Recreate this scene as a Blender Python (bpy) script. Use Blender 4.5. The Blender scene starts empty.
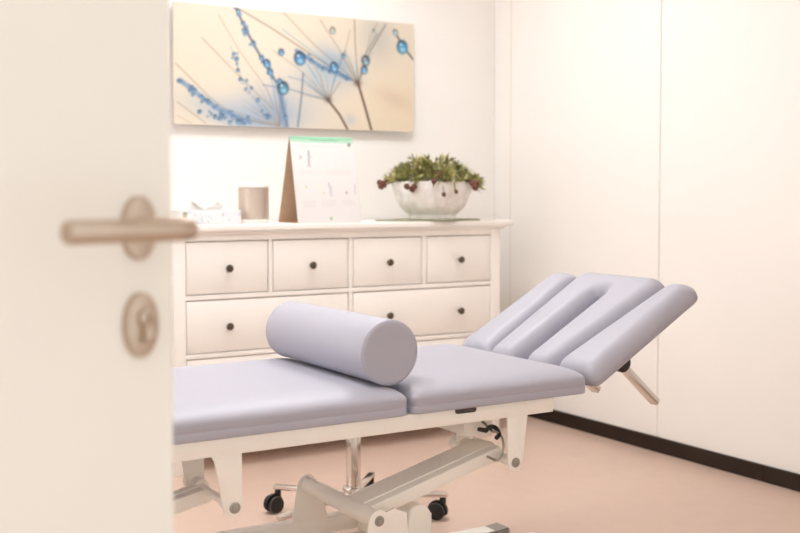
import bpy, bmesh, math, random
import numpy as np
from mathutils import Vector, Matrix
random.seed(7)
PI = math.pi
SC = bpy.context.scene
COL = SC.collection

# ------------------------------------------------------------------ materials
def lin(c):
    return tuple((v/255/12.92 if v/255 <= .04045 else ((v/255+.055)/1.055)**2.4) for v in c)

def mat(name, col, rough=.5, metal=0.0, noise=0.0, nscale=40, bump=0.0, bscale=200, spec=.5, sheen=0.0, coat=0.0, lincol=False):
    m = bpy.data.materials.new(name); m.use_nodes = True
    nt = m.node_tree; b = nt.nodes['Principled BSDF']
    c = col if lincol else lin(col)
    b.inputs['Roughness'].default_value = rough
    b.inputs['Metallic'].default_value = metal
    b.inputs['Specular IOR Level'].default_value = spec
    b.inputs['Coat Weight'].default_value = coat
    tc = nt.nodes.new('ShaderNodeTexCoord')
    if noise:
        n = nt.nodes.new('ShaderNodeTexNoise'); n.inputs['Scale'].default_value = nscale; n.inputs['Detail'].default_value = 5
        r = nt.nodes.new('ShaderNodeValToRGB')
        r.color_ramp.elements[0].position = .3; r.color_ramp.elements[1].position = .7
        r.color_ramp.elements[0].color = (*[max(0, v*(1-noise)) for v in c], 1)
        r.color_ramp.elements[1].color = (*[min(1, v*(1+noise)) for v in c], 1)
        nt.links.new(tc.outputs['Object'], n.inputs['Vector']); nt.links.new(n.outputs['Fac'], r.inputs['Fac'])
        nt.links.new(r.outputs['Color'], b.inputs['Base Color'])
    else:
        b.inputs['Base Color'].default_value = (*c, 1)
    if bump:
        n2 = nt.nodes.new('ShaderNodeTexNoise'); n2.inputs['Scale'].default_value = bscale; n2.inputs['Detail'].default_value = 4
        bp = nt.nodes.new('ShaderNodeBump'); bp.inputs['Strength'].default_value = bump; bp.inputs['Distance'].default_value = .002
        nt.links.new(tc.outputs['Object'], n2.inputs['Vector']); nt.links.new(n2.outputs['Fac'], bp.inputs['Height'])
        nt.links.new(bp.outputs['Normal'], b.inputs['Normal'])
    return m

def emat(name, col, strength):
    m = bpy.data.materials.new(name); m.use_nodes = True
    nt = m.node_tree; nt.nodes.remove(nt.nodes['Principled BSDF'])
    e = nt.nodes.new('ShaderNodeEmission'); e.inputs['Color'].default_value = (*col, 1); e.inputs['Strength'].default_value = strength
    nt.links.new(e.outputs[0], nt.nodes['Material Output'].inputs[0])
    return m

def vmat(name, rough=.4, coat=0.0):
    m = bpy.data.materials.new(name); m.use_nodes = True
    nt = m.node_tree; b = nt.nodes['Principled BSDF']
    a = nt.nodes.new('ShaderNodeAttribute'); a.attribute_name = 'print'
    nt.links.new(a.outputs['Color'], b.inputs['Base Color'])
    b.inputs['Roughness'].default_value = rough; b.inputs['Coat Weight'].default_value = coat
    b.inputs['Coat Roughness'].default_value = .03
    return m

M = {}
M['wall'] = mat('painted_wall', (245, 242, 239), .45, noise=.012, nscale=3)
M['wallpanel'] = mat('wall_panel_laminate', (245, 242, 238), .38, noise=.012, nscale=2, spec=.4)
M['seam'] = mat('panel_seam', (228, 220, 209), .5)
M['ceiling'] = mat('ceiling_paint', (245, 240, 232), .8)
M['floor'] = mat('pink_linoleum', (208, 182, 166), .33, noise=.022, nscale=14, spec=.35)
M['plinth'] = mat('dark_plinth', (44, 31, 21), .5, noise=.2, nscale=9, spec=.3)
M['dresser'] = mat('white_lacquer', (247, 243, 238), .42, noise=.01, nscale=6)
M['knob'] = mat('dark_bronze', (96, 84, 70), .38, .75)
M['vinyl'] = mat('lavender_vinyl', (175, 174, 186), .50, bump=.08, bscale=420, noise=.012, nscale=7, spec=.62)
M['steel'] = mat('cream_powder_coat', (250, 245, 236), .30, noise=.008, nscale=20)
M['chrome'] = mat('chrome', (222, 216, 210), .14, 1.0)
M['zinc'] = mat('zinc_bolt', (170, 165, 156), .3, .9)
M['black'] = mat('black_plastic', (28, 25, 23), .42)
M['dgrey'] = mat('dark_grey_plastic', (74, 67, 63), .5)
M['rubber'] = mat('grey_rubber', (146, 139, 132), .6)
M['door'] = mat('door_laminate', (238, 229, 217), .5, noise=.012, nscale=5)
M['satin'] = mat('satin_steel', (196, 176, 157), .36, .85, noise=.03, nscale=60)
M['slot'] = mat('keyway', (60, 50, 42), .5)
M['ceramic'] = mat('whitewashed_ceramic', (246, 242, 238), .5, noise=.14, nscale=26, bump=.5, bscale=60)
M['soil'] = mat('soil', (70, 52, 38), .9, noise=.3, nscale=60)
M['leafA'] = mat('leaf_green', (152, 150, 88), .5, noise=.2, nscale=60)
M['leafB'] = mat('leaf_dark', (116, 116, 68), .5, noise=.2, nscale=60)
M['leafC'] = mat('leaf_yellow', (190, 180, 120), .5, noise=.15, nscale=60)
M['pod'] = mat('red_brown_pod', (112, 66, 54), .6, noise=.3, nscale=150)
M['twig'] = mat('twig', (110, 82, 60), .7)
M['mat'] = mat('sage_runner', (150, 150, 122), .9, noise=.1, nscale=80)
M['cloth'] = mat('grille_cloth', (205, 189, 177), .36, .45, noise=.06, nscale=600)
M['whitep'] = mat('white_plastic', (244, 240, 234), .4)
M['card'] = mat('kraft_card', (206, 178, 150), .75, noise=.03, nscale=40)
M['paper'] = mat('white_paper', (224, 222, 221), .7)
M['tissue'] = mat('tissue', (234, 231, 229), .9)
M['print'] = vmat('printed_paper', .45)
M['glossprint'] = vmat('glossy_print', .35, coat=.25)
M['alu'] = mat('brushed_aluminium', (200, 192, 182), .35, .8)
M['frameW'] = mat('window_frame_white', (244, 240, 234), .4)

# ------------------------------------------------------------------ mesh helpers
def link(o, parent=None):
    COL.objects.link(o)
    if parent is not None:
        o.parent = parent
    return o

def obj(name, bm, m, parent=None, smooth=True, auto=35):
    bmesh.ops.recalc_face_normals(bm, faces=bm.faces[:])
    me = bpy.data.meshes.new(name); bm.to_mesh(me); bm.free()
    for x in (m if isinstance(m, (list, tuple)) else [m]):
        me.materials.append(x)
    if smooth:
        for p in me.polygons: p.use_smooth = True
        me.set_sharp_from_angle(angle=math.radians(auto))
    o = bpy.data.objects.new(name, me)
    if parent is not None:      # geometry is given in world space: make it local to the thing
        piv = wpos(parent)
        me.transform(Matrix.Translation(-piv))
    return link(o, parent)

def wpos(o):
    p = Vector(o.location)
    while o.parent is not None:
        o = o.parent; p += Vector(o.location)
    return p

def origin(o, p):
    """move the origin of a top-level mesh to p"""
    o.data.transform(Matrix.Translation(-Vector(p))); o.location = p
    return o

def thing(name, label, cat, loc=(0, 0, 0), group=None):
    o = bpy.data.objects.new(name, None); o.empty_display_size = .05; o.location = loc
    tag(o, label, cat, group); return link(o)

def tag(o, label, cat, group=None):
    o['label'] = label; o['category'] = cat
    if group: o['group'] = group
    return o

def struct(name, bm, m, parent=None, **k):
    o = obj(name, bm, m, parent, **k)
    if parent is None: o['kind'] = 'structure'
    return o

def BM(): return bmesh.new()

def box(bm, x0, x1, y0, y1, z0, z1, bev=0.0, seg=2, mi=0):
    r = bmesh.ops.create_cube(bm, size=1)
    vs = r['verts']
    for v in vs:
        v.co = Vector((x0+(v.co.x+.5)*(x1-x0), y0+(v.co.y+.5)*(y1-y0), z0+(v.co.z+.5)*(z1-z0)))
    fs = set(f for v in vs for f in v.link_faces)
    for f in fs: f.material_index = mi
    if bev:
        es = list(set(e for v in vs for e in v.link_edges))
        bmesh.ops.bevel(bm, geom=es, offset=bev, segments=seg, affect='EDGES', profile=.5)
    return vs

def obox(bm, a, b, w, h, up=(0, 0, 1), bev=0.0, mi=0):
    """box from a to b, width w sideways and h along up"""
    a, b = Vector(a), Vector(b); d = (b-a); L = d.length; d.normalize()
    s = d.cross(Vector(up)).normalized(); u = s.cross(d).normalized()
    vs = box(bm, 0, L, -w/2, w/2, -h/2, h/2, 0, mi=mi)
    mt = Matrix((( d.x, s.x, u.x, a.x), (d.y, s.y, u.y, a.y), (d.z, s.z, u.z, a.z), (0, 0, 0, 1)))
    bmesh.ops.transform(bm, matrix=mt, verts=vs)
    if bev:
        es = list(set(e for v in vs for e in v.link_edges))
        bmesh.ops.bevel(bm, geom=es, offset=bev, segments=2, affect='EDGES', profile=.5)

def tube(bm, pts, r, n=12, cap=True, mi=0):
    """round tube along points; r a number or one radius per point"""
    pts = [Vector(p) for p in pts]; N = len(pts)
    rs = r if isinstance(r, (list, tuple)) else [r]*N
    rings = []; ref = None
    for i, p in enumerate(pts):
        t = (pts[min(i+1, N-1)]-pts[max(i-1, 0)]).normalized()
        if ref is None:
            ref = Vector((0, 0, 1)) if abs(t.z) < .9 else Vector((1, 0, 0))
        s = t.cross(ref).normalized(); ref = s.cross(t).normalized()
        rings.append([bm.verts.new(p+(s*math.cos(2*PI*k/n)+ref*math.sin(2*PI*k/n))*rs[i]) for k in range(n)])
    for i in range(N-1):
        for k in range(n):
            bm.faces.new((rings[i][k], rings[i][(k+1) % n], rings[i+1][(k+1) % n], rings[i+1][k])).material_index = mi
    if cap:
        bm.faces.new(rings[0]).material_index = mi; bm.faces.new(rings[-1]).material_index = mi

def cyl(bm, a, b, r, n=20, bev=.0, mi=0):
    a, b = Vector(a), Vector(b)
    if bev:
        d = (b-a).normalized()
        tube(bm, [a, a+d*bev*.3, a+d*bev, b-d*bev, b-d*bev*.3, b], [r-bev, r-bev*.3, r, r, r-bev*.3, r-bev], n, mi=mi)
    else:
        tube(bm, [a, b], r, n, mi=mi)

def lathe(bm, prof, c, axis=(0, 0, 1), n=24, mi=0, warp=None):
    """prof: list of (radius, height along axis)"""
    c = Vector(c); ax = Vector(axis).normalized()
    ref = Vector((1, 0, 0)) if abs(ax.x) < .9 else Vector((0, 1, 0))
    s = ax.cross(ref).normalized(); u = ax.cross(s).normalized()
    rings = []
    for j, (r, h) in enumerate(prof):
        ring = []
        for k in range(n):
            a = 2*PI*k/n
            rr = r*(warp(a, j) if warp else 1)
            ring.append(bm.verts.new(c+ax*h+(s*math.cos(a)+u*math.sin(a))*max(rr, 1e-4)))
        rings.append(ring)
    for j in range(len(rings)-1):
        for k in range(n):
            bm.faces.new((rings[j][k], rings[j][(k+1) % n], rings[j+1][(k+1) % n], rings[j+1][k])).material_index = mi
    bm.faces.new(rings[0]).material_index = mi; bm.faces.new(rings[-1]).material_index = mi

def rrect(x0, x1, y0, y1, r, n=8):
    pts = []
    for cx, cy, a0 in ((x1-r, y1-r, 0), (x0+r, y1-r, 90), (x0+r, y0+r, 180), (x1-r, y0+r, 270)):
        for k in range(n+1):
            a = math.radians(a0+90*k/n); pts.append((cx+r*math.cos(a), cy+r*math.sin(a)))
    return pts

def onorm(pts):
    N = len(pts); out = []
    for i in range(N):
        x0, y0 = pts[i-1]; x1, y1 = pts[(i+1) % N]
        dx, dy = x1-x0, y1-y0; L = math.hypot(dx, dy) or 1
        out.append((dy/L, -dx/L))
    return out

def pad(bm, pts, prof, tf=lambda p: p):
    """upholstered pad: counter-clockwise outline pts, prof = list of (inset, height)"""
    rings = []; convex = callable(pts)
    if convex:           # outline given as a function of the inset
        for ins, h in prof:
            rings.append([bm.verts.new(tf(Vector((x, y, h)))) for x, y in pts(ins)])
        pts = pts(0)
    nn = onorm(pts)
    for ins, h in (prof if not rings else ()):
        rings.append([bm.verts.new(tf(Vector((p[0]-n[0]*ins, p[1]-n[1]*ins, h)))) for p, n in zip(pts, nn)])
    N = len(pts)
    for a, b in zip(rings, rings[1:]):
        for k in range(N):
            bm.faces.new((a[k], a[(k+1) % N], b[(k+1) % N], b[k]))
    bm.faces.new(rings[0][::-1]); f = bm.faces.new(rings[-1])
    f.normal_update()
    if not convex: bmesh.ops.triangulate(bm, faces=[f], ngon_method='EAR_CLIP')

def pad_profile(h, rb, side, rx, n=9):
    """bottom round rb, straight side up to `side` with a welt line, then an elliptical shoulder rx wide"""
    pr = [(rb, 0)]
    for k in range(1, 4):
        a = PI/2*k/3; pr.append((rb*(1-math.sin(a)), rb*(1-math.cos(a))))
    pr += [(0.0, side*.50), (.0009, side*.54), (.0009, side*.57), (0.0, side*.61), (0.0, side)]
    for k in range(1, n+1):
        a = PI/2*k/n; pr.append((rx*(1-math.cos(a)), side+(h-side)*math.sin(a)))
    pr.append((rx+.004, h+.00005))
    return pr

def prism(bm, pts, y0, y1, bev=0.0):
    """polygon in x,z extruded along y"""
    a = [bm.verts.new((x, y0, z)) for x, z in pts]; b = [bm.verts.new((x, y1, z)) for x, z in pts]
    N = len(pts)
    fs = [bm.faces.new(a), bm.faces.new(b[::-1])]
    for k in range(N):
        fs.append(bm.faces.new((a[k], b[k], b[(k+1) % N], a[(k+1) % N])))
    if bev:
        es = list(set(e for f in fs[:2] for e in f.edges))
        bmesh.ops.bevel(bm, geom=es, offset=bev, segments=2, affect='EDGES', profile=.5)

def cushion(x0, x1, y0, y1, r, ex=1.0):
    return lambda i: rrect(x0+i*ex, x1-i*ex, y0+i, y1-i, max(r+.35*i, .006), 8)

def fillet(pts, rad, n=7):
    """polygon with its corners rounded by one radius each"""
    out = []; N = len(pts)
    for i in range(N):
        p = Vector(pts[i]).to_2d(); a = (Vector(pts[i-1]).to_2d()-p).normalized(); b = (Vector(pts[(i+1) % N]).to_2d()-p).normalized()
        h = a.angle(b)/2; rr = rad[i] if isinstance(rad, (list, tuple)) else rad
        t = rr/math.tan(h); c = p+(a+b).normalized()*(rr/math.sin(h)); s0 = p+a*t-c; s1 = p+b*t-c
        a0 = math.atan2(s0.y, s0.x); d = (math.atan2(s1.y, s1.x)-a0+PI) % (2*PI)-PI
        out += [(c.x+rr*math.cos(a0+d*k/n), c.y+rr*math.sin(a0+d*k/n)) for k in range(n+1)]
    return out

def quad_cushion(q, r):
    """rounded convex quad (counter-clockwise) as a function of the inset"""
    q = [Vector(p).to_2d() for p in q]
    def f(i):
        L = []
        for k in range(4):
            a, b = q[k], q[(k+1) % 4]; d = (b-a).normalized(); L.append((a+Vector((-d.y, d.x))*i, d))
        P_ = []
        for k in range(4):
            (p, d), (p2, d2) = L[k-1], L[k]
            t = ((p2.x-p.x)*d2.y-(p2.y-p.y)*d2.x)/(d.x*d2.y-d.y*d2.x); P_.append(p+d*t)
        e = min((P_[k]-P_[k-1]).length for k in range(4))
        return fillet(P_, min(max(r+.25*i, .004), .46*e))
    return f

def arc(cx, cz, r, a0, a1, n=10):
    return [(cx+r*math.cos(math.radians(a0+(a1-a0)*k/n)), cz+r*math.sin(math.radians(a0+(a1-a0)*k/n))) for k in range(n+1)]

# ------------------------------------------------------------------ painted prints (colour per vertex)
class Paint:
    def __init__(s, w, h, bg):
        s.w, s.h = w, h; s.a = np.zeros((h, w, 3)); s.a[:] = bg
        s.Y, s.X = np.mgrid[0:h, 0:w].astype(float)
    def blend(s, al, col):
        al = np.clip(al, 0, 1)[..., None]; s.a = s.a*(1-al)+np.array(col, float)*al
    def blob(s, x, y, rx, ry, col, al=1, ang=0, pw=1.0):
        c, n = math.cos(ang), math.sin(ang)
        dx, dy = s.X-x, s.Y-y
        q = ((dx*c+dy*n)/rx)**2+((-dx*n+dy*c)/ry)**2
        s.blend(al*np.exp(-q*pw), col)
    def disc(s, x, y, rx, ry, col, al=1, soft=.25):
        q = np.sqrt(((s.X-x)/rx)**2+((s.Y-y)/ry)**2)
        s.blend(al*np.clip((1-q)/soft+.5, 0, 1), col)
    def line(s, pts, w, col, al=1, soft=1.0):
        d = np.full((s.h, s.w), 1e9)
        for (x0, y0), (x1, y1) in zip(pts, pts[1:]):
            vx, vy = x1-x0, y1-y0; L = vx*vx+vy*vy or 1e-6
            t = np.clip(((s.X-x0)*vx+(s.Y-y0)*vy)/L, 0, 1)
            d = np.minimum(d, np.hypot(s.X-x0-t*vx, s.Y-y0-t*vy))
        s.blend(al*np.clip((w-d)/soft+.5, 0, 1), col)
    def rect(s, x0, x1, y0, y1, col, al=1):
        m = ((s.X >= x0) & (s.X < x1) & (s.Y >= y0) & (s.Y < y1)).astype(float); s.blend(al*m, col)
    def mesh(s, name, p00, p10, p01, m, parent):
        """grid from p00 (top left) to p10 (top right) and p01 (bottom left)"""
        w, h = s.w, s.h
        p00, p10, p01 = (np.array(p, float) for p in (p00, p10, p01))
        u = (s.X/(w-1))[..., None]; v = (s.Y/(h-1))[..., None]
        co = p00+u*(p10-p00)+v*(p01-p00)
        if parent is not None: co = co-np.array(wpos(parent))
        me = bpy.data.meshes.new(name)
        i = np.arange(w*h).reshape(h, w)
        q = np.stack([i[:-1, :-1], i[1:, :-1], i[1:, 1:], i[:-1, 1:]], -1).reshape(-1, 4)
        nf = len(q)
        me.vertices.add(w*h); me.vertices.foreach_set('co', co.reshape(-1).astype(np.float32))
        me.loops.add(nf*4); me.loops.foreach_set('vertex_index', q.reshape(-1).astype(np.int32))
        me.polygons.add(nf); me.polygons.foreach_set('loop_start', np.arange(0, nf*4, 4, dtype=np.int32))
        me.update(calc_edges=True)
        c = np.clip(s.a/255, 0, 1); c = np.where(c <= .04045, c/12.92, ((c+.055)/1.055)**2.4)
        at = me.color_attributes.new('print', 'FLOAT_COLOR', 'POINT')
        at.data.foreach_set('color', np.concatenate([c, np.ones((h, w, 1))], -1).reshape(-1).astype(np.float32))
        me.materials.append(m)
        return link(bpy.data.objects.new(name, me), parent)

# ------------------------------------------------------------------ room
XR, YB, XL, YF, ZC = 3.308, 4.482, -1.45, .62, 2.62
bm = BM(); box(bm, XL-.1, XR+.1, -.9, YB+.1, -.08, 0); struct('floor', bm, M['floor'])
bm = BM(); box(bm, XL-.1, XR+.1, YF, YB+.1, ZC, ZC+.08); struct('ceiling', bm, M['ceiling'])
bm = BM(); box(bm, XL-.1, XR+.08, YB, YB+.1, 0, ZC); struct('wall_back', bm, M['wall'])
# right wall: laminate panels with narrow joints on a backing
bm = BM(); box(bm, XR+.016, XR+.09, YF, YB+.1, 0, ZC, mi=1)
ys = [YF, 1.155, 2.224, 3.318, 4.345, YB+.0]
for a, b in zip(ys, ys[1:]):
    box(bm, XR, XR+.017, a+.0018, b-.0018, .0, ZC-.001, .0012, 1)
struct('wall_right', bm, [M['wallpanel'], M['seam']])
bm = BM(); box(bm, XR-.0004, XR+.01, 4.341, 4.349, .06, ZC-.002, .0008, 1); struct('trim_1', bm, M['seam'])
# left wall with a wide window opening
WY0, WY1, WZ0, WZ1 = 2.45, 4.20, .85, 2.25
bm = BM()
box(bm, XL-.1, XL, YF, WY0, 0, ZC); box(bm, XL-.1, XL, WY1, YB+.1, 0, ZC)
box(bm, XL-.1, XL, WY0, WY1, 0, WZ0); box(bm, XL-.1, XL, WY0, WY1, WZ1, ZC)
struct('wall_left', bm, M['wall'])
bm = BM(); box(bm, 1.15, XR+.09, YF-.1, YF, 0, ZC); box(bm, XL-.1, -.62, YF-.1, YF, 0, ZC); struct('wall_front', bm, M['wall'])  # right stretch added unseen to keep world light off the right wall
bm = BM()
for y in (WY0, (WY0+WY1)/2-.03, WY1-.06): box(bm, XL-.08, XL-.03, y, y+.06, WZ0, WZ1, .004)
for z in (WZ0, WZ1-.06): box(bm, XL-.08, XL-.03, WY0, WY1, z, z+.06, .004)
win = struct('window_1', bm, M['frameW'])
gm = bpy.data.materials.new('window_glass'); gm.use_nodes = True
nt = gm.node_tree; nt.nodes.remove(nt.nodes['Principled BSDF'])
tr = nt.nodes.new('ShaderNodeBsdfTransparent'); gl = nt.nodes.new('ShaderNodeBsdfGlossy'); gl.inputs['Roughness'].default_value = .02
mx = nt.nodes.new('ShaderNodeMixShader'); mx.inputs[0].default_value = .06
nt.links.new(tr.outputs[0], mx.inputs[1]); nt.links.new(gl.outputs[0], mx.inputs[2]); nt.links.new(mx.outputs[0], nt.nodes['Material Output'].inputs[0])
bm = BM(); box(bm, XL-.058, XL-.052, WY0+.05, WY1-.05, WZ0+.05, WZ1-.05); obj('pane', bm, gm, win, smooth=False)
# baseboards
bm = BM()
for a, b in ((YF, 1.6), (1.602, 2.752), (2.754, YB)): box(bm, XR-.012, XR+.002, a, b, 0, .0635, .0015, 1)
struct('baseboard_right', bm, M['plinth'])
bm = BM(); box(bm, XL, XR-.013, YB-.012, YB+.002, 0, .0635, .0015, 1); struct('baseboard_back', bm, M['plinth'])
bm = BM(); box(bm, XL-.002, XL+.012, YF, YB-.013, 0, .0635, .0015, 1); struct('baseboard_left', bm, M['plinth'])

# ------------------------------------------------------------------ dresser
DY = 3.986; DB = 4.458; DT = .970
dr = thing('chest_of_drawers', 'long white chest of drawers with dark round knobs against the back wall', 'dresser', (2.2, 4.22, 0))
bm = BM()
xa, xb = 1.424, 2.978
for x0, x1 in ((xa, 1.4735), (2.9285, xb)):
    box(bm, x0, x1, DY, DY+.05, 0, .952, .0025)          # front posts
    box(bm, x0, x1, DB-.05, DB, 0, .952, .0025)
for x0, x1 in ((xa+.012, xa+.03), (xb-.03, xb-.012)):
    box(bm, x0, x1, DY+.045, DB-.045, .12, .95)           # side panels
rows = [(.905, .697), (.676, .468), (.447, .239)]
box(bm, 1.473, 2.929, DY+.001, DY+.03, .9065, .951, .0015, 1)
box(bm, 1.473, 2.929, DY+.001, DY+.03, .6775, .6955, .0015, 1)
box(bm, 1.473, 2.929, DY+.001, DY+.03, .4485, .4665, .0015, 1)
box(bm, 1.473, 2.929, DY+.001, DY+.03, .15, .2375, .0015, 1)
cols = [(1.475, 1.8215), (1.8415, 2.188), (2.2105, 2.5565), (2.5785, 2.927)]
for x0, x1 in ((1.823, 1.840), (2.1895, 2.209), (2.558, 2.577)):
    box(bm, x0, x1, DY+.001, DY+.03, .695, .9075, .0015, 1)
for z0, z1 in ((.466, .678), (.237, .449)):
    box(bm, 2.1895, 2.209, DY+.001, DY+.03, z0, z1, .0015, 1)
box(bm, xa+.03, xb-.03, DB-.012, DB-.004, .12, .95)       # back board
box(bm, xa+.03, xb-.03, DY+.03, DB-.012, .15, .165)       # bottom board
obj('carcass', bm, M['dresser'], dr)
bm = BM()
box(bm, 1.366, 3.039, DY-.022, DB+.004, .9445, DT, .004, 3)
box(bm, 1.405, 2.998, DY-.010, DB, .933, .9450, .003, 2)  # moulding under the top
obj('top_board', bm, M['dresser'], dr)
def knob(parent, x, z):
    bm = BM()
    lathe(bm, [(.0075, 0), (.0072, .003), (.0055, .006), (.0058, .011), (.012, .014), (.0152, .018), (.0152, .021), (.012, .0255), (.006, .0275), (.001, .028)], (x, DY+.002, z), (0, -1, 0), 20)
    obj('knob', bm, M['knob'], parent)
def drawer(x0, x1, z0, z1, kx):
    bm = BM()
    box(bm, x0+.0022, x1-.0022, DY+.003, DY+.021, z0+.0022, z1-.0022, .002, 2)
    box(bm, x0+.012, x1-.012, DY+.02, DB-.06, z0+.01, z1-.03)
    d = obj('drawer', bm, M['dresser'], dr)
    for x in kx: knob(d, x, (z0+z1)/2-.003)
mids = [(a+b)/2 for a, b in cols]
for (a, b), k in zip(cols, mids): drawer(a, b, rows[0][1], rows[0][0], [k])
for zt, zb in rows[1:]:
    drawer(cols[0][0], cols[1][1], zb, zt, mids[:2]); drawer(cols[2][0], cols[3][1], zb, zt, mids[2:])

# ------------------------------------------------------------------ picture on the back wall
PX0, PX1, PZ0, PZ1, PY = 1.597, 2.797, 1.388, 1.903, 4.443
pic = thing('wall_picture', 'wide panoramic print of blue dewy dandelion seeds hung on the back wall', 'picture', ((PX0+PX1)/2, YB-.002, (PZ0+PZ1)/2))
bm = BM(); box(bm, PX0, PX1, PY+.0012, PY+.014, PZ0, PZ1, .001, 1); obj('panel', bm, M['paper'], pic)
bm = BM(); box(bm, PX0+.12, PX1-.12, PY+.013, YB-.001, PZ0+.10, PZ0+.13); box(bm, PX0+.12, PX1-.12, PY+.013, YB-.001, PZ1-.13, PZ1-.10)
obj('hanging_rail', bm, M['alu'], pic)
W, H = 560, 240
P = Paint(W, H, (238, 226, 206))
def T(x, y):
    s = (x-35)/715; v = (y-(10+63*s))/(355-42*s)
    u = s*4.63/(5.25-s*(5.25-4.63))
    return (u*W, v*H)
def TL(*pts): return [T(*p) for p in pts]
P.blob(80, 40, 160, 90, (232, 223, 205), .8); P.blob(520, 190, 170, 90, (241, 222, 193), .9); P.blob(430, 60, 190, 70, (228, 217, 199), .6)
P.blob(260, 200, 150, 80, (226, 217, 206), .7)
bx, by = T(320, 330); P.blob(bx, by, 75, 40, (146, 172, 205), .75); bx, by = T(215, 340); P.blob(bx, by, 95, 24, (156, 182, 208), .6, .25)
bx, by = T(470, 225); P.blob(bx, by, 55, 38, (160, 186, 208), .55); bx, by = T(520, 190); P.blob(bx, by, 50, 26, (120, 160, 200), .6, .5)
bx, by = T(690, 288); P.blob(bx, by, 45, 18, (214, 186, 166), .45, .3); bx, by = T(560, 350); P.blob(bx, by, 14, 12, (178, 196, 210), .5)
bx, by = T(640, 110); P.blob(bx, by, 40, 50, (176, 178, 176), .5)
rng = random.Random(3)
brown, dbrown, blue, navy = (150, 122, 92), (92, 66, 50), (92, 138, 184), (44, 62, 92)
for pts, w, c, al in [
    (((170, 50), (230, 150), (310, 260), (360, 368)), .8, brown, .5), (((120, 115), (220, 215), (330, 320)), .9, brown, .6), (((40, 188), (140, 285), (240, 360)), 1.0, brown, .6),
    (((205, 140), (235, 225), (300, 330)), .8, blue, .45), (((45, 300), (130, 362)), 1.0, brown, .5), (((45, 340), (90, 365)), .9, brown, .4),
    (((225, 28), (330, 88), (430, 152), (560, 233)), 1.3, (140, 112, 88), .7), (((583, 243), (500, 195), (430, 140), (360, 90)), 1.0, blue, .5), (((583, 243), (530, 150), (470, 60)), 1.0, brown, .55),
    (((583, 243), (450, 130), (360, 38)), 1.0, brown, .55), (((583, 243), (575, 130), (573, 58)), 1.2, (130, 112, 98), .7), (((583, 243), (620, 150), (665, 75)), 2.2, (128, 118, 112), .6),
    (((583, 243), (545, 150), (560, 90)), .9, brown, .5), (((583, 243), (620, 110), (640, 70)), 1.0, brown, .5),
    (((495, 294), (430, 240), (375, 225)), 1.0, blue, .6), (((495, 294), (440, 200), (400, 150)), 1.0, blue, .6), (((495, 294), (520, 210), (545, 150)), 2.0, (108, 140, 176), .6),
    (((495, 294), (380, 262), (300, 250)), 1.6, (120, 140, 168), .6), (((495, 294), (470, 220), (450, 190)), .9, brown, .5), (((495, 294), (530, 240)), 1.2, brown, .6),
    (((495, 294), (410, 205), (330, 150)), .9, brown, .45),
    (((420, 215), (414, 290), (403, 372)), 2.0, (112, 122, 142), .75), (((350, 368), (330, 250), (300, 160)), 1.2, blue, .5), (((600, 170), (640, 100)), 1.6, (120, 120, 124), .6),
    (((690, 90), (720, 140), (748, 175)), 2.2, (70, 66, 62), .8)]:
    P.line(TL(*pts), w, c, al, 1.6)
for k in range(95):    # fine hairs of the seed heads
    cx, cy, r0, r1, a0, a1 = rng.choice([(350, 370, 60, 190, 190, 285), (495, 294, 30, 110, 190, 300), (583, 243, 40, 130, 205, 300)])
    a = math.radians(rng.uniform(a0, a1)); r = rng.uniform(r0, r1)
    P.line(TL((cx, cy), (cx+r*math.cos(a), cy+r*.8*math.sin(a))), .6, rng.choice([brown, blue, (170, 150, 130)]), .4, 1.4)
P.line(TL((220, 28), (258, 105), (305, 188), (345, 250), (372, 370)), 2.4, (84, 96, 120), .85, 2.5)
P.line(TL((345, 255), (358, 300), (366, 370)), 7, (122, 152, 190), .6, 6)
P.line(TL((55, 238), (110, 280), (170, 322), (260, 358)), 5, (112, 146, 188), .7, 5)
P.line(TL((400, 150), (470, 195), (560, 232)), 4, (92, 132, 180), .7, 4)
P.line(TL((495, 294), (528, 335), (553, 380)), 2.4, dbrown, .9, 1.6); P.line(TL((583, 243), (602, 305), (624, 383)), 2.6, dbrown, .9, 1.6)
bx, by = T(495, 292); P.blob(bx, by, 8, 6, dbrown, .8); bx, by = T(582, 243); P.blob(bx, by, 9, 7, dbrown, .8)
def dew(x, y, r, col=(70, 140, 200), dark=(46, 62, 84)):
    x, y = T(x, y); r *= .56
    P.disc(x, y, r, r*1.1, dark, .9, .35); P.disc(x+.05*r, y+.18*r, r*.82, r*.85, col, .95, .5)
    P.disc(x+.1*r, y+.45*r, r*.5, r*.4, (170, 214, 232), .8, .8); P.disc(x-.25*r, y-.35*r, max(r*.22, .7), max(r*.2, .7), (240, 244, 246), .9, .6)
for k in range(150):    # beads of dew along the blue stems
    line = rng.choice([((220, 28), (258, 105), (305, 188), (345, 250), (372, 370)), ((55, 238), (110, 280), (170, 322), (300, 368)), ((205, 140), (235, 225), (320, 350)), ((400, 150), (470, 195), (560, 232)), ((110, 325), (240, 362))])
    i = rng.randrange(len(line)-1); t = rng.random()
    x = line[i][0]*(1-t)+line[i+1][0]*t+rng.gauss(0, 5); y = line[i][1]*(1-t)+line[i+1][1]*t+rng.gauss(0, 5)
    dew(x, y, rng.uniform(2.5, 7.5), rng.choice([(96, 150, 200), (120, 168, 206), (78, 118, 168)]), navy)
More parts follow.
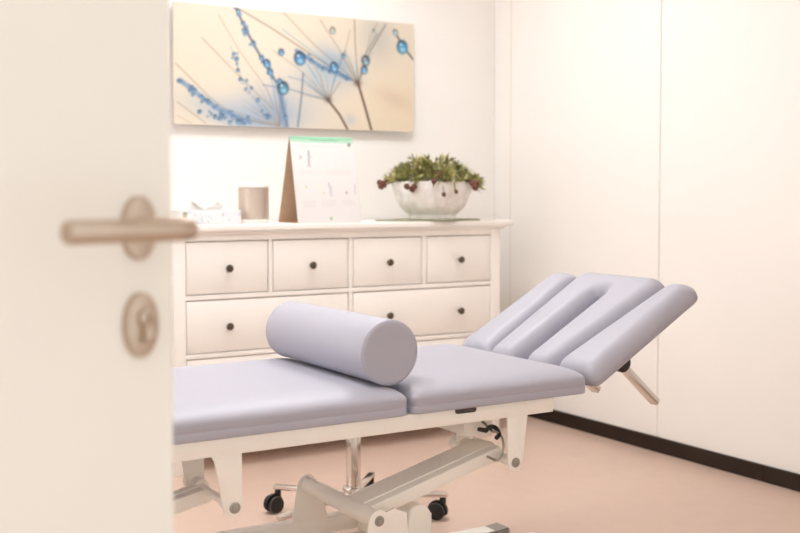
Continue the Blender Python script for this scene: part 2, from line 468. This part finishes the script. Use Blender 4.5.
for d in [(410, 172, 24), (312, 188, 15), (322, 212, 12), (296, 172, 9), (355, 155, 12), (512, 197, 18), (540, 165, 9), (695, 97, 12, (170, 190, 196), (110, 104, 96)), (715, 138, 25, (64, 160, 214), (40, 70, 90)),
          (508, 92, 13, (196, 190, 176), (96, 84, 70)), (606, 178, 19, (108, 128, 152), (62, 62, 70)), (602, 205, 15, (96, 156, 206)), (360, 258, 23, (78, 150, 182), (36, 48, 56)), (350, 238, 9), (630, 92, 7, (150, 160, 164), (96, 92, 88)), (255, 95, 6), (275, 130, 7)]:
    dew(*d)
P.a *= .93
for it in range(4):      # the print is a soft macro photograph
    a_ = np.pad(P.a, ((1, 1), (1, 1), (0, 0)), 'edge')
    P.a = (a_[:-2, 1:-1]+a_[2:, 1:-1]+a_[1:-1, :-2]+a_[1:-1, 2:]+2*P.a)/6
P.mesh('canvas_print', (PX0, PY, PZ1), (PX1, PY, PZ1), (PX0, PY, PZ0), M['glossprint'], pic)

# ------------------------------------------------------------------ tissue box, speaker, calendar
tb = thing('tissue_box', 'low white tissue box with a blue-grey leaf print, left end of the chest top', 'tissue box', (1.66, 4.16, DT))
bx0, bx1, by0, by1, bz1 = 1.500, 1.760, 4.115, 4.235, DT+.055
bm = BM(); box(bm, bx0, bx1, by0, by1, DT+.0005, bz1, .002, 1); obj('carton', bm, M['paper'], tb)
P = Paint(150, 34, (217, 219, 222))
for k in range(26):
    x, y, a = rng.uniform(18, 148), rng.uniform(3, 31), rng.uniform(0, PI)
    P.blob(x, y, rng.uniform(2.5, 4.5), rng.uniform(.9, 1.6), rng.choice([(150, 166, 186), (178, 196, 206), (196, 210, 202), (120, 132, 150), (206, 214, 222)]), .85, a)
P.rect(5, 16, 4, 20, (146, 142, 104), .9)
P.mesh('leaf_print', (bx0+.003, by0-.0006, bz1-.002), (bx1-.003, by0-.0006, bz1-.002), (bx0+.003, by0-.0006, DT+.003), M['print'], tb)
bm = BM()   # tissue pulled out of the slot: crumpled sheet
nu, nv = 22, 9; g = [[None]*nv for _ in range(nu)]
for i in range(nu):
    for j in range(nv):
        u, v = i/(nu-1), j/(nv-1)
        x = 1.570+.135*u+.012*math.sin(9*v+u*3); y = 4.175+.020*math.sin(7*u+2*v)*(.35+v)+.018*(v-.5)
        z = bz1-.012+(.05*v)*(.65+.35*math.sin(2.2+5*u))+.006*math.sin(13*u)*v
        g[i][j] = bm.verts.new((x, y, z))
for i in range(nu-1):
    for j in range(nv-1): bm.faces.new((g[i][j], g[i+1][j], g[i+1][j+1], g[i][j+1]))
bmesh.ops.solidify(bm, geom=bm.faces[:], thickness=.0012)
obj('tissue', bm, M['tissue'], tb)

sp = thing('speaker', 'small taupe cylindrical speaker with white top and base beside the tissue box', 'speaker', (1.862, 4.205, DT))
def rring(w, d, r): return rrect(1.855-w/2, 1.855+w/2, 4.205-d/2, 4.205+d/2, r)
bm = BM(); pad(bm, rring(.126, .126, .055), [(.004, DT+.0004), (.0, DT+.003), (0, DT+.012), (.002, DT+.0135)]); obj('base', bm, M['whitep'], sp)
bm = BM(); pad(bm, rring(.1225, .1225, .054), [(.001, DT+.0135), (0, DT+.0145), (0, DT+.1455), (.001, DT+.1465)]); obj('grille', bm, M['cloth'], sp)
bm = BM(); pad(bm, rring(.126, .126, .055), [(.002, DT+.1465), (0, DT+.148), (0, DT+.158), (.003, DT+.1615), (.012, DT+.163)]); obj('top_cap', bm, M['whitep'], sp)

ca = thing('desk_calendar', 'white exercise flip calendar with green header standing as a tent on the chest', 'calendar', (2.096, 4.06, DT))
c0, c1 = 1.950, 2.243; yf, yt, yb2, zt = 3.974, 4.056, 4.165, 1.327
bm = BM()
def slab(bm, x0, x1, ya, za, yb, zb, t, mi=0):
    n = Vector((0, -(zb-za), (yb-ya))).normalized()*t
    a = [Vector((x0, ya, za)), Vector((x1, ya, za)), Vector((x1, yb, zb)), Vector((x0, yb, zb))]
    v = [bm.verts.new(p) for p in a]+[bm.verts.new(p+n) for p in a]
    for f in ((0, 1, 2, 3), (7, 6, 5, 4), (0, 4, 5, 1), (1, 5, 6, 2), (2, 6, 7, 3), (3, 7, 4, 0)): bm.faces.new([v[i] for i in f]).material_index = mi
slab(bm, c0, c1, yf+.004, DT+.001, yt, zt, -.0018); slab(bm, c0, c1, yb2, DT+.001, yt+.003, zt, .0018)
slab(bm, c0, c1, yf+.006, DT+.0008, yb2, DT+.0008, .0012)
obj('stand', bm, M['card'], ca, smooth=False)
bm = BM(); slab(bm, c0-.001, c1+.001, yf+.0035, DT+.0015, yt-.0005, zt+.001, .0014); obj('pages', bm, M['paper'], ca, smooth=False)
P = Paint(200, 240, (222, 219, 218))
for y in range(17):
    t = y/17; P.rect(0, 200, y, y+1, (132+60*t, 196+20*t, 160+40*t))
P.rect(60, 150, 8, 10.5, (96, 172, 132), .6); P.disc(186, 20, 6, 6, (128, 150, 138), .7, .5); P.line([(183, 23), (190, 16)], 1.4, (70, 90, 80), .8)
P.rect(18, 150, 26, 28, (196, 190, 190), .55)
def figure(x, y, s, lean=0, c=(176, 170, 182)):
    P.disc(x+lean*s, y-1.15*s, .17*s, .2*s, c, .75, .5); P.line([(x+lean*s*.9, y-.9*s), (x, y)], .15*s, c, .65, 2)
    P.line([(x, y), (x+.12*s, y+.9*s)], .10*s, c, .55, 2); P.line([(x, y), (x-.22*s, y+.85*s)], .09*s, c, .5, 2)
    P.line([(x+lean*s*.8, y-.75*s), (x+.5*s, y-.35*s)], .07*s, c, .45, 2)
figure(52, 66, 21, .08, (160, 152, 170)); P.disc(27, 58, 2.6, 5, (206, 120, 120), .6, .6)
for x in (112, 135, 160): figure(x, 70, 14, .2, (222, 216, 218))
figure(112, 150, 17, -.25, (176, 170, 184)); P.disc(36, 140, 3, 4, (222, 190, 130), .7, .7); P.disc(90, 158, 2.5, 4, (226, 190, 140), .6, .7); P.disc(162, 156, 3, 5, (176, 110, 110), .6, .6); figure(190, 148, 13, .1, (190, 180, 184))
for x0, y0, x1, n in ((15, 96, 68, 2), (100, 94, 190, 3), (20, 180, 66, 4), (80, 178, 130, 4), (146, 178, 192, 3)):
    for i in range(n): P.rect(x0, x1-rng.uniform(0, 14), y0+i*5, y0+i*5+1.6, (206, 200, 200), .6)
P.disc(104, 228, 5, 5, (150, 176, 140), .75, .5)
P.mesh('printed_page', (c0, yt-.0030, zt), (c1, yt-.0030, zt), (c0, yf+.0010, DT+.002), M['print'], ca)

# ------------------------------------------------------------------ planter on its mat
bc = Vector((2.685, 4.105, DT))
bm = BM()
pts = [( .262*math.cos(a)*(1+.05*math.sin(5*a)+.03*math.sin(11*a)), .150*math.sin(a)*(1+.08*math.sin(7*a+1))) for a in [2*PI*k/72 for k in range(72)]]
pad(bm, [(bc.x+x-.01, bc.y+y) for x, y in pts], [(.002, DT+.0002), (0, DT+.001), (0, DT+.004), (.004, DT+.006)])
tag(origin(obj('table_mat', bm, M['mat'], None), (bc.x, bc.y, DT)), 'thin grey-green mat with a wavy edge under the white plant bowl', 'mat')
pl = thing('potted_plant', 'scalloped whitewashed bowl of green sprigs and red-brown pods at the chest right end', 'plant', (bc.x, bc.y, DT+.006))
z0 = DT+.0062
bm = BM()
prof = [(.02, 0), (.104, 0), (.110, .004), (.109, .012), (.103, .021), (.122, .034), (.143, .056), (.158, .082), (.169, .112), (.177, .144), (.180, .166), (.176, .169), (.168, .164), (.156, .140), (.13, .12), (.02, .118)]
def scal(a, j):
    k = 0 if j < 4 else (1 if j < 12 else .5)
    return 1+.055*k*abs(math.sin(7*a))-.03*k
lathe(bm, prof, (bc.x, bc.y, z0), (0, 0, 1), 112, warp=scal)
obj('bowl', bm, M['ceramic'], pl)
bm = BM(); lathe(bm, [(.02, .119), (.155, .121), (.155, .150), (.10, .158), (.01, .16)], (bc.x, bc.y, z0), n=40); obj('soil', bm, M['soil'], pl)
bm = BM()
def blade(p, d, L, w, mi, curl):
    d = d.normalized(); s = d.cross(Vector((0, 0, 1)))
    if s.length < .05: s = Vector((1, 0, 0))
    s.normalize(); u = s.cross(d); prev = None
    for k in range(5):
        t = k/4; q = p+d*L*t+u*(curl*L*t*t)-Vector((0, 0, .25*L*t*t)); ww = w*math.sin(PI*(.12+.86*t))+.0002
        r = [bm.verts.new(q-s*ww), bm.verts.new(q+u*ww*.7), bm.verts.new(q+s*ww), bm.verts.new(q-u*ww*.35)]
        if prev:
            for i in range(4): bm.faces.new((prev[i], prev[(i+1) % 4], r[(i+1) % 4], r[i])).material_index = mi
        else: bm.faces.new(r).material_index = mi
        prev = r
    bm.faces.new(prev[::-1]).material_index = mi
rp = random.Random(11)
for k in range(250):
    a = rp.uniform(0, 2*PI); rr = .192*math.sqrt(rp.random())
    base = bc+Vector((rr*math.cos(a), rr*math.sin(a), .160+rp.uniform(.25, 1)*.118*max(0, 1-(rr/.20)**2)))
    out = Vector((math.cos(a)*rr/.15, math.sin(a)*rr/.15, 0))
    m0 = rp.choice([0, 0, 0, 1, 1, 2])
    ax = (out*.8+Vector((rp.gauss(0, .35), rp.gauss(0, .35), .75))).normalized()
    for q in range(9):
        d = ax+Vector((rp.gauss(0, .55), rp.gauss(0, .55), rp.gauss(0, .4)))
        blade(base+ax*rp.uniform(0, .022), d, rp.uniform(.026, .054), rp.uniform(.0026, .0048), m0 if rp.random() < .75 else rp.choice([0, 1, 2]), rp.uniform(-.2, .35))
for k in range(26):      # longer sprigs drooping over the right rim
    a = rp.uniform(-.9, .25); b0 = bc+Vector((.15*math.cos(a), .15*math.sin(a), .178))
    d = Vector((math.cos(a), math.sin(a), rp.uniform(-.25, .45)))
    blade(b0, d, rp.uniform(.05, .085), .004, rp.choice([0, 1, 2]), -.25)
    for q in range(5):
        t = rp.uniform(.25, 1); blade(b0+d.normalized()*.07*t-Vector((0, 0, .015*t)), d+Vector((rp.gauss(0, .6), rp.gauss(0, .6), rp.gauss(0, .4))), .03, .0034, rp.choice([0, 1, 2]), .1)
for k in range(7):
    a = rp.uniform(0, 2*PI); b0 = bc+Vector((.08*math.cos(a), .08*math.sin(a), .22))
    blade(b0, Vector((rp.gauss(0, .3), rp.gauss(0, .3), 1)), rp.uniform(.05, .075), .0028, rp.choice([0, 2]), .2)
obj('foliage', bm, [M['leafA'], M['leafB'], M['leafC']], pl)
# pods: right vector of the view is used only to spread them around the near rim
def rim(ang, r, z): return bc+Vector((r*math.cos(ang), r*math.sin(ang), z))
near = math.radians(-122)      # rim point nearest the doorway
for da, r, z, s, n in ((-80, .228, .172, .0135, 5), (-30, .205, .158, .014, 3), (14, .190, .118, .010, 1), (31, .194, .130, .009, 1), (56, .212, .155, .014, 4), (2, .190, .192, .012, 2)):
    c = rim(near+math.radians(da), r, z)
    for k in range(n):
        p = c+Vector((rp.uniform(-.022, .022), rp.uniform(-.014, .008), rp.uniform(-.020, .020))) if n > 1 else c
        bm = BM()
        root = rim(near+math.radians(da), .165, .172)
        mid = (root+p)/2+Vector((0, 0, .012))
        tube(bm, [root, mid, p], .0014, 6, mi=1)
        lathe(bm, [(.001, -s), (s*.6, -s*.85), (s*.95, -s*.3), (s*.98, s*.15), (s*.7, s*.65), (s*.35, s*.8), (s*.5, s*1.05), (.001, s*.9)], p, (rp.gauss(0, .4), -.4+rp.gauss(0, .3), -.8), 12)
        obj('seed_pod', bm, [M['pod'], M['twig']], pl)

# ------------------------------------------------------------------ treatment table
tt = thing('treatment_table', 'lavender padded treatment table with raised slotted headrest on a cream lifting frame', 'treatment table', (1.1, 2.43, 0))
TY0, TY1, TZ = 2.122, 2.748, .5745
pp = pad_profile(.070, .005, .036, .100, 16)
bm = BM(); pad(bm, cushion(.30, 1.325, TY0, TY1, .016, .75), [(a, TZ+h) for a, h in pp]); obj('leg_cushion', bm, M['vinyl'], tt, auto=60)
bm = BM(); pad(bm, cushion(1.338, 1.868, TY0, TY1, .016, .75), [(a, TZ+h) for a, h in pp]); obj('seat_cushion', bm, M['vinyl'], tt, auto=60)
# headrest: local s along the slope, y across, h off the slope
ca_, sa_ = math.cos(math.radians(29.4)), math.sin(math.radians(29.4))
HO = Vector((1.907, 0, .582))
def tilt(p): return Vector((HO.x+p.x*ca_-p.z*sa_, p.y, HO.z+p.x*sa_+p.z*ca_))
hp = pad_profile(.063, .012, .022, .037, 14)
for q in (((-.004, 2.124), (.441, 2.128), (.437, 2.222), (-.004, 2.284)), ((-.004, 2.586), (.437, 2.618), (.441, 2.728), (-.004, 2.740))):
    bm = BM(); pad(bm, quad_cushion(q, .024), hp, tilt); obj('armrest_cushion', bm, M['vinyl'], tt, auto=60)
# centre pad: flared U with a face slot open at the lower end
sl = .356
o1 = fillet([(-.026, 2.294), (.456, 2.232), (.456, 2.610), (-.026, 2.578), (-.026, 2.455), (sl, 2.455), (sl, 2.411), (-.026, 2.411)], [.050, .056, .056, .050, .050, .0215, .0215, .050], 10)
out = []
for k, p in enumerate(o1):      # subdivide the long straight runs
    q = o1[(k+1) % len(o1)]; d = math.hypot(q[0]-p[0], q[1]-p[1]); m = max(1, int(d/.03))
    out += [(p[0]+(q[0]-p[0])*t/m, p[1]+(q[1]-p[1])*t/m) for t in range(m)]
bm = BM(); pad(bm, out, pad_profile(.066, .006, .012, .044, 16), tilt); obj('headrest_cushion', bm, M['vinyl'], tt, auto=75)
bm = BM(); pad(bm, rrect(-.02, .42, 2.35, 2.52, .03), [(.002, -.006), (0, -.005), (0, .003), (.002, .004)], tilt); obj('headrest_board', bm, M['vinyl'], tt)
# upper frame
bm = BM()
for y0, y1 in ((2.134, 2.174), (2.672, 2.712)): box(bm, .34, 1.764, y0, y1, .5365, .5745, .0015)
for x0, x1 in ((.342, .382), (1.722, 1.762), (1.30, 1.34)): box(bm, x0, x1, 2.172, 2.674, .541, .5735, .003)
obj('top_frame', bm, M['steel'], tt)
bm = BM(); box(bm, 1.462, 1.522, 2.131, 2.136, .5625, .5795, .005)
obj('latch_tab', bm, M['dgrey'], tt)
# headrest carrier under the pads, chrome support bars, pivot hubs
bm = BM()
for y in (2.226, 2.645):
    a, b = tilt(Vector((.05, y, -.010))), tilt(Vector((.36, y, -.010))); obox(bm, a, b, .03, .018, (-sa_, 0, ca_), .002)
for s in (.10, .33):
    a, b = tilt(Vector((s, 2.2, -.010))), tilt(Vector((s, 2.67, -.010))); obox(bm, a, b, .03, .0178, (-sa_, 0, ca_), .002)
obox(bm, (1.762, 2.43, .565), (1.95, 2.43, .585), .05, .02, bev=.002)
obj('headrest_frame', bm, M['dgrey'], tt)
for a, b in (((2.088, 2.25, .625), (2.236, 2.25, .494)), ((1.955, 2.25, .597), (2.014, 2.25, .551))):
    bm = BM(); obox(bm, a, b, .020, .026, (0, 1, 0), .0015); obj('support_bar', bm, M['chrome'], tt)
bm = BM(); cyl(bm, (2.088, 2.222, .622), (2.088, 2.278, .622), .026, 24, .003); obj('pivot_hub', bm, M['black'], tt)
# brackets with bolts and rods
ZP = .421; XPL, XPR = .894, 1.645
def bracket(y0, y1, kind, xp):
    bm = BM()
    if kind == 'L': pts = [(.911, .5368), (.911, ZP)]+arc(xp-.004, ZP, .021, 0, -170, 10)+[(.850, .525), (.842, .5368)]
    else: pts = [(1.682, .5368)]+arc(xp, ZP, .023, 8, -188, 12)+[(1.620, .5368)]
    prism(bm, pts, y0, y1, .0004)
    b = obj('bracket', bm, M['steel'], tt)
    yb = y0-.006 if y0 < 2.2 else y0
    if y0 < 2.2:
        bm = BM(); cyl(bm, (xp, y0-.002, ZP), (xp, y0+.002, ZP), .0125, 20, .001); cyl(bm, (xp, y0-.006, ZP), (xp, y0, ZP), .0085, 6, .0008)
        cyl(bm, (xp, y0-.0065, ZP), (xp, y0-.003, ZP), .004, 12); obj('bolt', bm, M['zinc'], b)
    return b
for k, xp in (('L', XPL), ('R', XPR)):
    bracket(2.1345, 2.1405, k, xp); bracket(2.356, 2.362, k, xp)
for xp, ex in ((XPL, .0), (XPR, .0)):
    bm = BM(); cyl(bm, (xp, 2.140, ZP), (xp, 2.362, ZP), .0095, 20); cyl(bm, (xp, 2.325, ZP), (xp, 2.405, ZP), .0185, 24, .002); cyl(bm, (xp, 2.150, ZP), (xp, 2.196, ZP), .013, 20)
    obj('pivot_rod', bm, M['steel'], tt)
bm = BM()
prism(bm, [(1.552, .545), (1.552, .482), (1.640, .470), (1.640, .545)], 2.225, 2.355, .001); obj('gusset', bm, M['steel'], tt)
# lifting arms (rectangular tube with a groove along the top)
LX, LZ = 1.252, .335
dx, dz = LX-XPR, LZ-ZP; dl = math.hypot(dx, dz); ux, uz = dx/dl, dz/dl
for xp in (XPL, XPR):
    bm = BM()
    yc, wd, ho = (2.256, .115, .012) if xp == XPR else (2.322, .062, -.010)
    a = Vector((xp+.006, yc, ZP+ho)); b = Vector((xp+dx+ux*.012, yc, LZ+uz*.012-.004))
    obox(bm, a, b, wd, .034, (0, 0, 1), .004)
    up = Vector((-uz, 0, ux)); up = up if up.z > 0 else -up
    obox(bm, a+up*.0175+Vector((0, .010, 0)), b+up*.0175+Vector((0, .010 if xp == XPR else 0, 0)), wd-.037, .005, (0, 0, 1), .0015)
    obj('lift_arm', bm, M['steel'], tt)
# lower pivots: near and far plates, cross tube, base
LXL = XPL+dx
for x in (LX, LXL):
    bm = BM(); cyl(bm, (x, 2.146, LZ), (x, 2.505, LZ), .0205, 28, .0015); cyl(bm, (x, 2.503, LZ), (x, 2.517, LZ), .012, 16); obj('pivot_tube', bm, M['steel'], tt)
    p = [(x+.10, .20), (x+.018, LZ-.012)]
    bm = BM(); prism(bm, arc(x, LZ, .026, 15, 168, 12)+[(x-.052, .200), (x+.075, .200)], 2.505, 2.512, .0012); obj('pivot_plate', bm, M['steel'], tt)
    bm = BM(); prism(bm, arc(x, LZ, .026, 40, 170, 12)+[(x-.05, .200), (x+.085, .200), (x+.075, LZ+.008), (x+.04, LZ+.024)], 2.136, 2.142, .0012)
    pn = obj('pivot_plate', bm, M['steel'], tt)
    bm = BM(); cyl(bm, (x, 2.134, LZ), (x, 2.138, LZ), .0125, 20, .001); cyl(bm, (x, 2.130, LZ), (x, 2.135, LZ), .0085, 6, .0008); cyl(bm, (x, 2.1295, LZ), (x, 2.132, LZ), .004, 12); obj('bolt', bm, M['zinc'], pn)
bm = BM()
for y0, y1 in ((2.142, 2.182), (2.5035, 2.5435)): box(bm, .38, 1.50, y0, y1, .198, .2400, .003)
for x0 in (.42, .95, 1.40): box(bm, x0, x0+.05, 2.18, 2.505, .192, .228, .003)
for x0 in (.46, 1.38): box(bm, x0, x0+.06, 2.22, 2.50, .055, .193, .003)
for y0 in (2.225, 2.455): box(bm, .44, 1.99, y0, y0+.045, .055, .093, .003)
for y0 in (2.12, 2.655): box(bm, .42, 1.97, y0, y0+.055, .030, .058, .004)
for x0 in (.46, 1.38): box(bm, x0, x0+.06, 2.13, 2.70, .032, .062, .003)
obj('base_frame', bm, M['steel'], tt)
for x0, x1 in ((.34, .43), (1.93, 2.02)):
    for y in (2.11, 2.645):
        bm = BM(); vs_ = box(bm, x0, x1, y, y+.07, .0005, .061, .0)
        for v in vs_:
            if v.co.z > .05 and abs(v.co.x-(x0 if x0 > 1 else x1)) < .01: v.co.z = .052
        bmesh.ops.bevel(bm, geom=bm.edges[:], offset=.005, segments=2, affect='EDGES'); obj('foot', bm, M['rubber'], tt)
# motor housing with a rounded shoulder between the pivot and the base
bm = BM()
pts = [(1.450, .10), (1.450, .295)]+arc(1.410, .290, .040, 20, 130, 10)+[(1.375, .255), (1.368, .10)]
prism(bm, pts, 2.215, 2.300, .006); obj('motor_housing', bm, M['steel'], tt)
# cables hanging by the right bracket
bm = BM()
CB = Vector((1.600, 2.165, .466))
cp = [CB+Vector((-.004+.021*math.cos(t), .006*math.sin(t), .022+.022*math.sin(t))) for t in [math.radians(q) for q in range(140, -10, -10)]]
tube(bm, [cp[0]+Vector((-.001, .03, -.002))]+cp+[cp[-1]+Vector((0, .012, -.010))], .0058, 10); obj('cable', bm, M['black'], tt)
bm = BM()
cp = [CB+Vector((.030*math.cos(math.radians(q)), 0, -.006+.038*math.sin(math.radians(q)))) for q in range(95, -80, -8)]
tube(bm, [cp[0]+Vector((.004, .06, .02))]+cp+[cp[-1]+Vector((-.004, .035, .004))], .0034, 8); obj('cable', bm, M['zinc'], tt)
# ------------------------------------------------------------------ bolster
bm = BM()
R = .0772; BX, BY0, BY1 = 1.300, 2.165, 2.700; BZ = TZ+.0665+R
prof = [(R-.010, 0), (R-.004, .0006), (R-.0012, .0035), (R-.0002, .0040), (R+.0006, .0058), (R-.0006, .0085), (R, .013)]
Lb = BY1-BY0
full = [(.001, .001)]+[(R*.6, .0002)]+prof+[(r, Lb-h) for r, h in prof[::-1]]+[(R*.6, Lb-.0002), (.001, Lb-.001)]
lathe(bm, full, (BX, BY0, BZ), (0, 1, 0), 64)
tag(origin(obj('bolster', bm, M['vinyl'], None, auto=50), (BX, (BY0+BY1)/2, BZ-R)), 'round lavender bolster lying across the padded table over the cushion gap', 'bolster')

# ------------------------------------------------------------------ rolling stool
SX, SY = 1.722, 3.106
st = thing('rolling_stool', 'chrome five-legged stool on black casters behind the padded table', 'stool', (SX, SY, 0))
bm = BM(); pad(bm, rrect(SX-.165, SX+.165, SY-.165, SY+.165, .164, 14), [(a, .445+h) for a, h in pad_profile(.065, .008, .035, .03)]); obj('seat', bm, M['vinyl'], st, auto=60)
bm = BM(); cyl(bm, (SX, SY, .425), (SX, SY, .447), .09, 28, .003); cyl(bm, (SX, SY, .300), (SX, SY, .43), .0135, 20); obj('seat_plate', bm, M['black'], st)
bm = BM(); cyl(bm, (SX, SY, .072), (SX, SY, .345), .0245, 28, .002); obj('gas_lift', bm, M['chrome'], st)
bm = BM(); cyl(bm, (SX, SY, .066), (SX, SY, .125), .036, 28, .004); obj('hub', bm, M['chrome'], st)
for k in range(5):
    a = math.radians(121+72*k); d = Vector((math.cos(a), math.sin(a), 0)); c = Vector((SX, SY, 0))
    n = Vector((-d.y, d.x, 0))
    bm = BM()
    obox(bm, c+d*.030+Vector((0, 0, .099)), c+d*.315+Vector((0, 0, .084)), .024, .016, (0, 0, 1), .004)
    lg = obj('leg', bm, M['chrome'], st)
    w = c+d*.300
    sw = math.radians((121+72*k)+[70, 40, 95, 150, 200][k]); f = Vector((math.cos(sw), math.sin(sw), 0)); q = Vector((-f.y, f.x, 0))
    wc = w+f*.018+Vector((0, 0, .0295))
    bm = BM()
    cyl(bm, w+Vector((0, 0, .055)), w+Vector((0, 0, .078)), .011, 16)
    for s in (-1, 1):
        cyl(bm, wc+q*(.006*s), wc+q*(.023*s), .029, 28, .004)
    # hood over the wheels
    hd = []
    for t in range(0, 11):
        g = math.radians(200-20*t); hd.append(wc+(-f*math.cos(g)*-1+Vector((0, 0, 1))*math.sin(g))*.032)
    for p0, p1 in zip(hd, hd[1:]):
        obox(bm, p0, p1, .014, .006, tuple((p0+p1)/2-wc))
    obox(bm, w+Vector((0, 0, .060)), wc+Vector((0, 0, .026)), .012, .016, (0, 0, 1), .002)
    cs = obj('caster', bm, M['black'], st)
    for s in (-1, 1):
        bm = BM(); tube(bm, [wc+q*(.0195*s)+(f*math.cos(t)+Vector((0, 0, 1))*math.sin(t))*.0262 for t in [2*PI*i/28 for i in range(29)]], .0026, 8, cap=False)
        obj('tread', bm, M['rubber'], cs)

# ------------------------------------------------------------------ door in the foreground
ph = math.radians(17); du = Vector((math.cos(ph), math.sin(ph), 0)); dn = Vector((math.sin(ph), -math.cos(ph), 0)); dz_ = Vector((0, 0, 1))
RS = Vector((.3600, 1.1160, 1.0555))          # rosette centre on the door face
def dp(s, n, z): return Vector((RS.x, RS.y, 0))+du*s+dn*n+dz_*z
def dbox(bm, s0, s1, n0, n1, z0, z1, bev=.0, mi=0):
    vs = box(bm, s0, s1, n0, n1, z0, z1, 0, mi=mi)
    for v in vs: v.co = dp(v.co.x, v.co.y, v.co.z)
    if bev: bmesh.ops.bevel(bm, geom=list(set(e for v in vs for e in v.link_edges)), offset=bev, segments=2, affect='EDGES', profile=.5)
EDGE = .0415
door = bpy.data.objects.new('door_1', None); door.location = dp(-.86, -.02, 0); door['kind'] = 'structure'; link(door)
bm = BM(); dbox(bm, -.86, EDGE, -.040, 0, .008, 2.02, .002); obj('leaf', bm, M['door'], door)
def oval(bm, c, w, h, t, n=40):
    prof = [(0, 0), (0, t*.7), (.0012, t*.92), (.0035, t)]
    pts = [(w/2*math.cos(2*PI*k/n)*1.0, h/2*math.sin(2*PI*k/n)) for k in range(n)]
    rings = [[bm.verts.new(dp(c[0]+x*(1-2*i/w), hh, c[1]+y*(1-2*i/h))) for x, y in pts] for i, hh in prof]
    for a, b in zip(rings, rings[1:]):
        for k in range(n): bm.faces.new((a[k], a[(k+1) % n], b[(k+1) % n], b[k]))
    bm.faces.new(rings[0][::-1]); bm.faces.new(rings[-1])
bm = BM(); oval(bm, (-.001, RS.z-.001), .042, .067, .009); obj('rosette', bm, M['satin'], door)
PN, LL, RB = .104, .148, .0112
hpts = [(0, .006), (0, .02), (0, PN-.036)]
for k in range(1, 9):
    a = PI/2*k/8; hpts.append((-.028+.028*math.cos(a), PN-.028+.028*math.sin(a)))
hpts += [(-.05, PN), (-LL*.6, PN), (-LL+.002, PN), (-LL, PN)]
bm = BM(); tube(bm, [dp(s, n, RS.z) for s, n in hpts], [RB]*(len(hpts)-2)+[RB, RB-.002], 24); obj('lever_handle', bm, M['satin'], door, auto=50)
kz = RS.z-.103
bm = BM(); oval(bm, (.000, kz), .041, .068, .010); es = obj('escutcheon', bm, M['satin'], door)
bm = BM(); cyl(bm, dp(.002, .0085, kz+.008), dp(.002, .0155, kz+.008), .0095, 28, .001)
dbox(bm, -.0035, .0075, .0085, .0150, kz-.016, kz+.004, .0015); obj('lock_cylinder', bm, M['satin'], es)
bm = BM(); dbox(bm, .0008, .0032, .0150, .0158, kz+.003, kz+.013); obj('keyhole', bm, M['slot'], es)

# ------------------------------------------------------------------ ceiling lamps and daylight
def lamp(x, y, label, dp_=.0):
    l = thing('ceiling_light', label, 'lamp', (x, y, ZC-.03), 'ceiling light panels')
    bm = BM()
    for a in ((x-.31, x+.31, y-.31, y-.30), (x-.31, x+.31, y+.30, y+.31), (x-.31, x-.30, y-.30, y+.30), (x+.30, x+.31, y-.30, y+.30)): box(bm, *a, ZC-.03-dp_, ZC-.001)
    obj('frame', bm, M['alu'], l)
    bm = BM(); box(bm, x-.30, x+.30, y-.30, y+.30, ZC-.022, ZC-.004); obj('diffuser', bm, LAMP, l, smooth=False)
LAMP = emat('lamp_diffuser', (.965, .985, 1), 24.0)
lamp(1.95, 3.42, 'square ceiling light panel nearer the chest of drawers'); lamp(.62, 2.36, 'square ceiling light panel with an added light-limiting rim above the padded table', .13)  # deep rim added to the table lamp to cut its sideways light

def area(name, loc, rot, sx, sy, power, col):
    d = bpy.data.lights.new(name, 'AREA'); d.shape = 'RECTANGLE'; d.size = sx; d.size_y = sy; d.energy = power; d.color = col
    o = bpy.data.objects.new(name, d); o.location = loc; o.rotation_euler = rot; return link(o)
area('window_daylight', (XL-.30, (WY0+WY1)/2, (WZ0+WZ1)/2), (0, math.radians(-90), 0), WZ1-WZ0, WY1-WY0, 19, (.97, .985, 1))

w = bpy.data.worlds.new('World'); SC.world = w; w.use_nodes = True
bg = w.node_tree.nodes['Background']; bg.inputs['Color'].default_value = (.985, .99, .985, 1); bg.inputs['Strength'].default_value = 1.2

# ------------------------------------------------------------------ camera
cd = bpy.data.cameras.new('camera'); cam = bpy.data.objects.new('camera', cd); link(cam)
f = 1085.3; cd.sensor_fit = 'HORIZONTAL'; cd.sensor_width = 36; cd.lens = f/800*36; cd.shift_y = -24.25/800
yaw, pitch = math.radians(31.48), math.radians(2.547)
cam.location = (0, 0, 1.09); cam.rotation_euler = (math.radians(90)-pitch, 0, -yaw)
cd.clip_start = .02
cd.dof.use_dof = True; cd.dof.focus_distance = 2.75; cd.dof.aperture_fstop = 3.6
SC.camera = cam
vs = SC.view_settings; vs.view_transform = 'Standard'; vs.look = 'None'; vs.gamma = 1; vs.use_curve_mapping = False; vs.exposure = 0.05
SC.cycles.use_denoising = True
SC.cycles.max_bounces = 10; SC.cycles.diffuse_bounces = 7
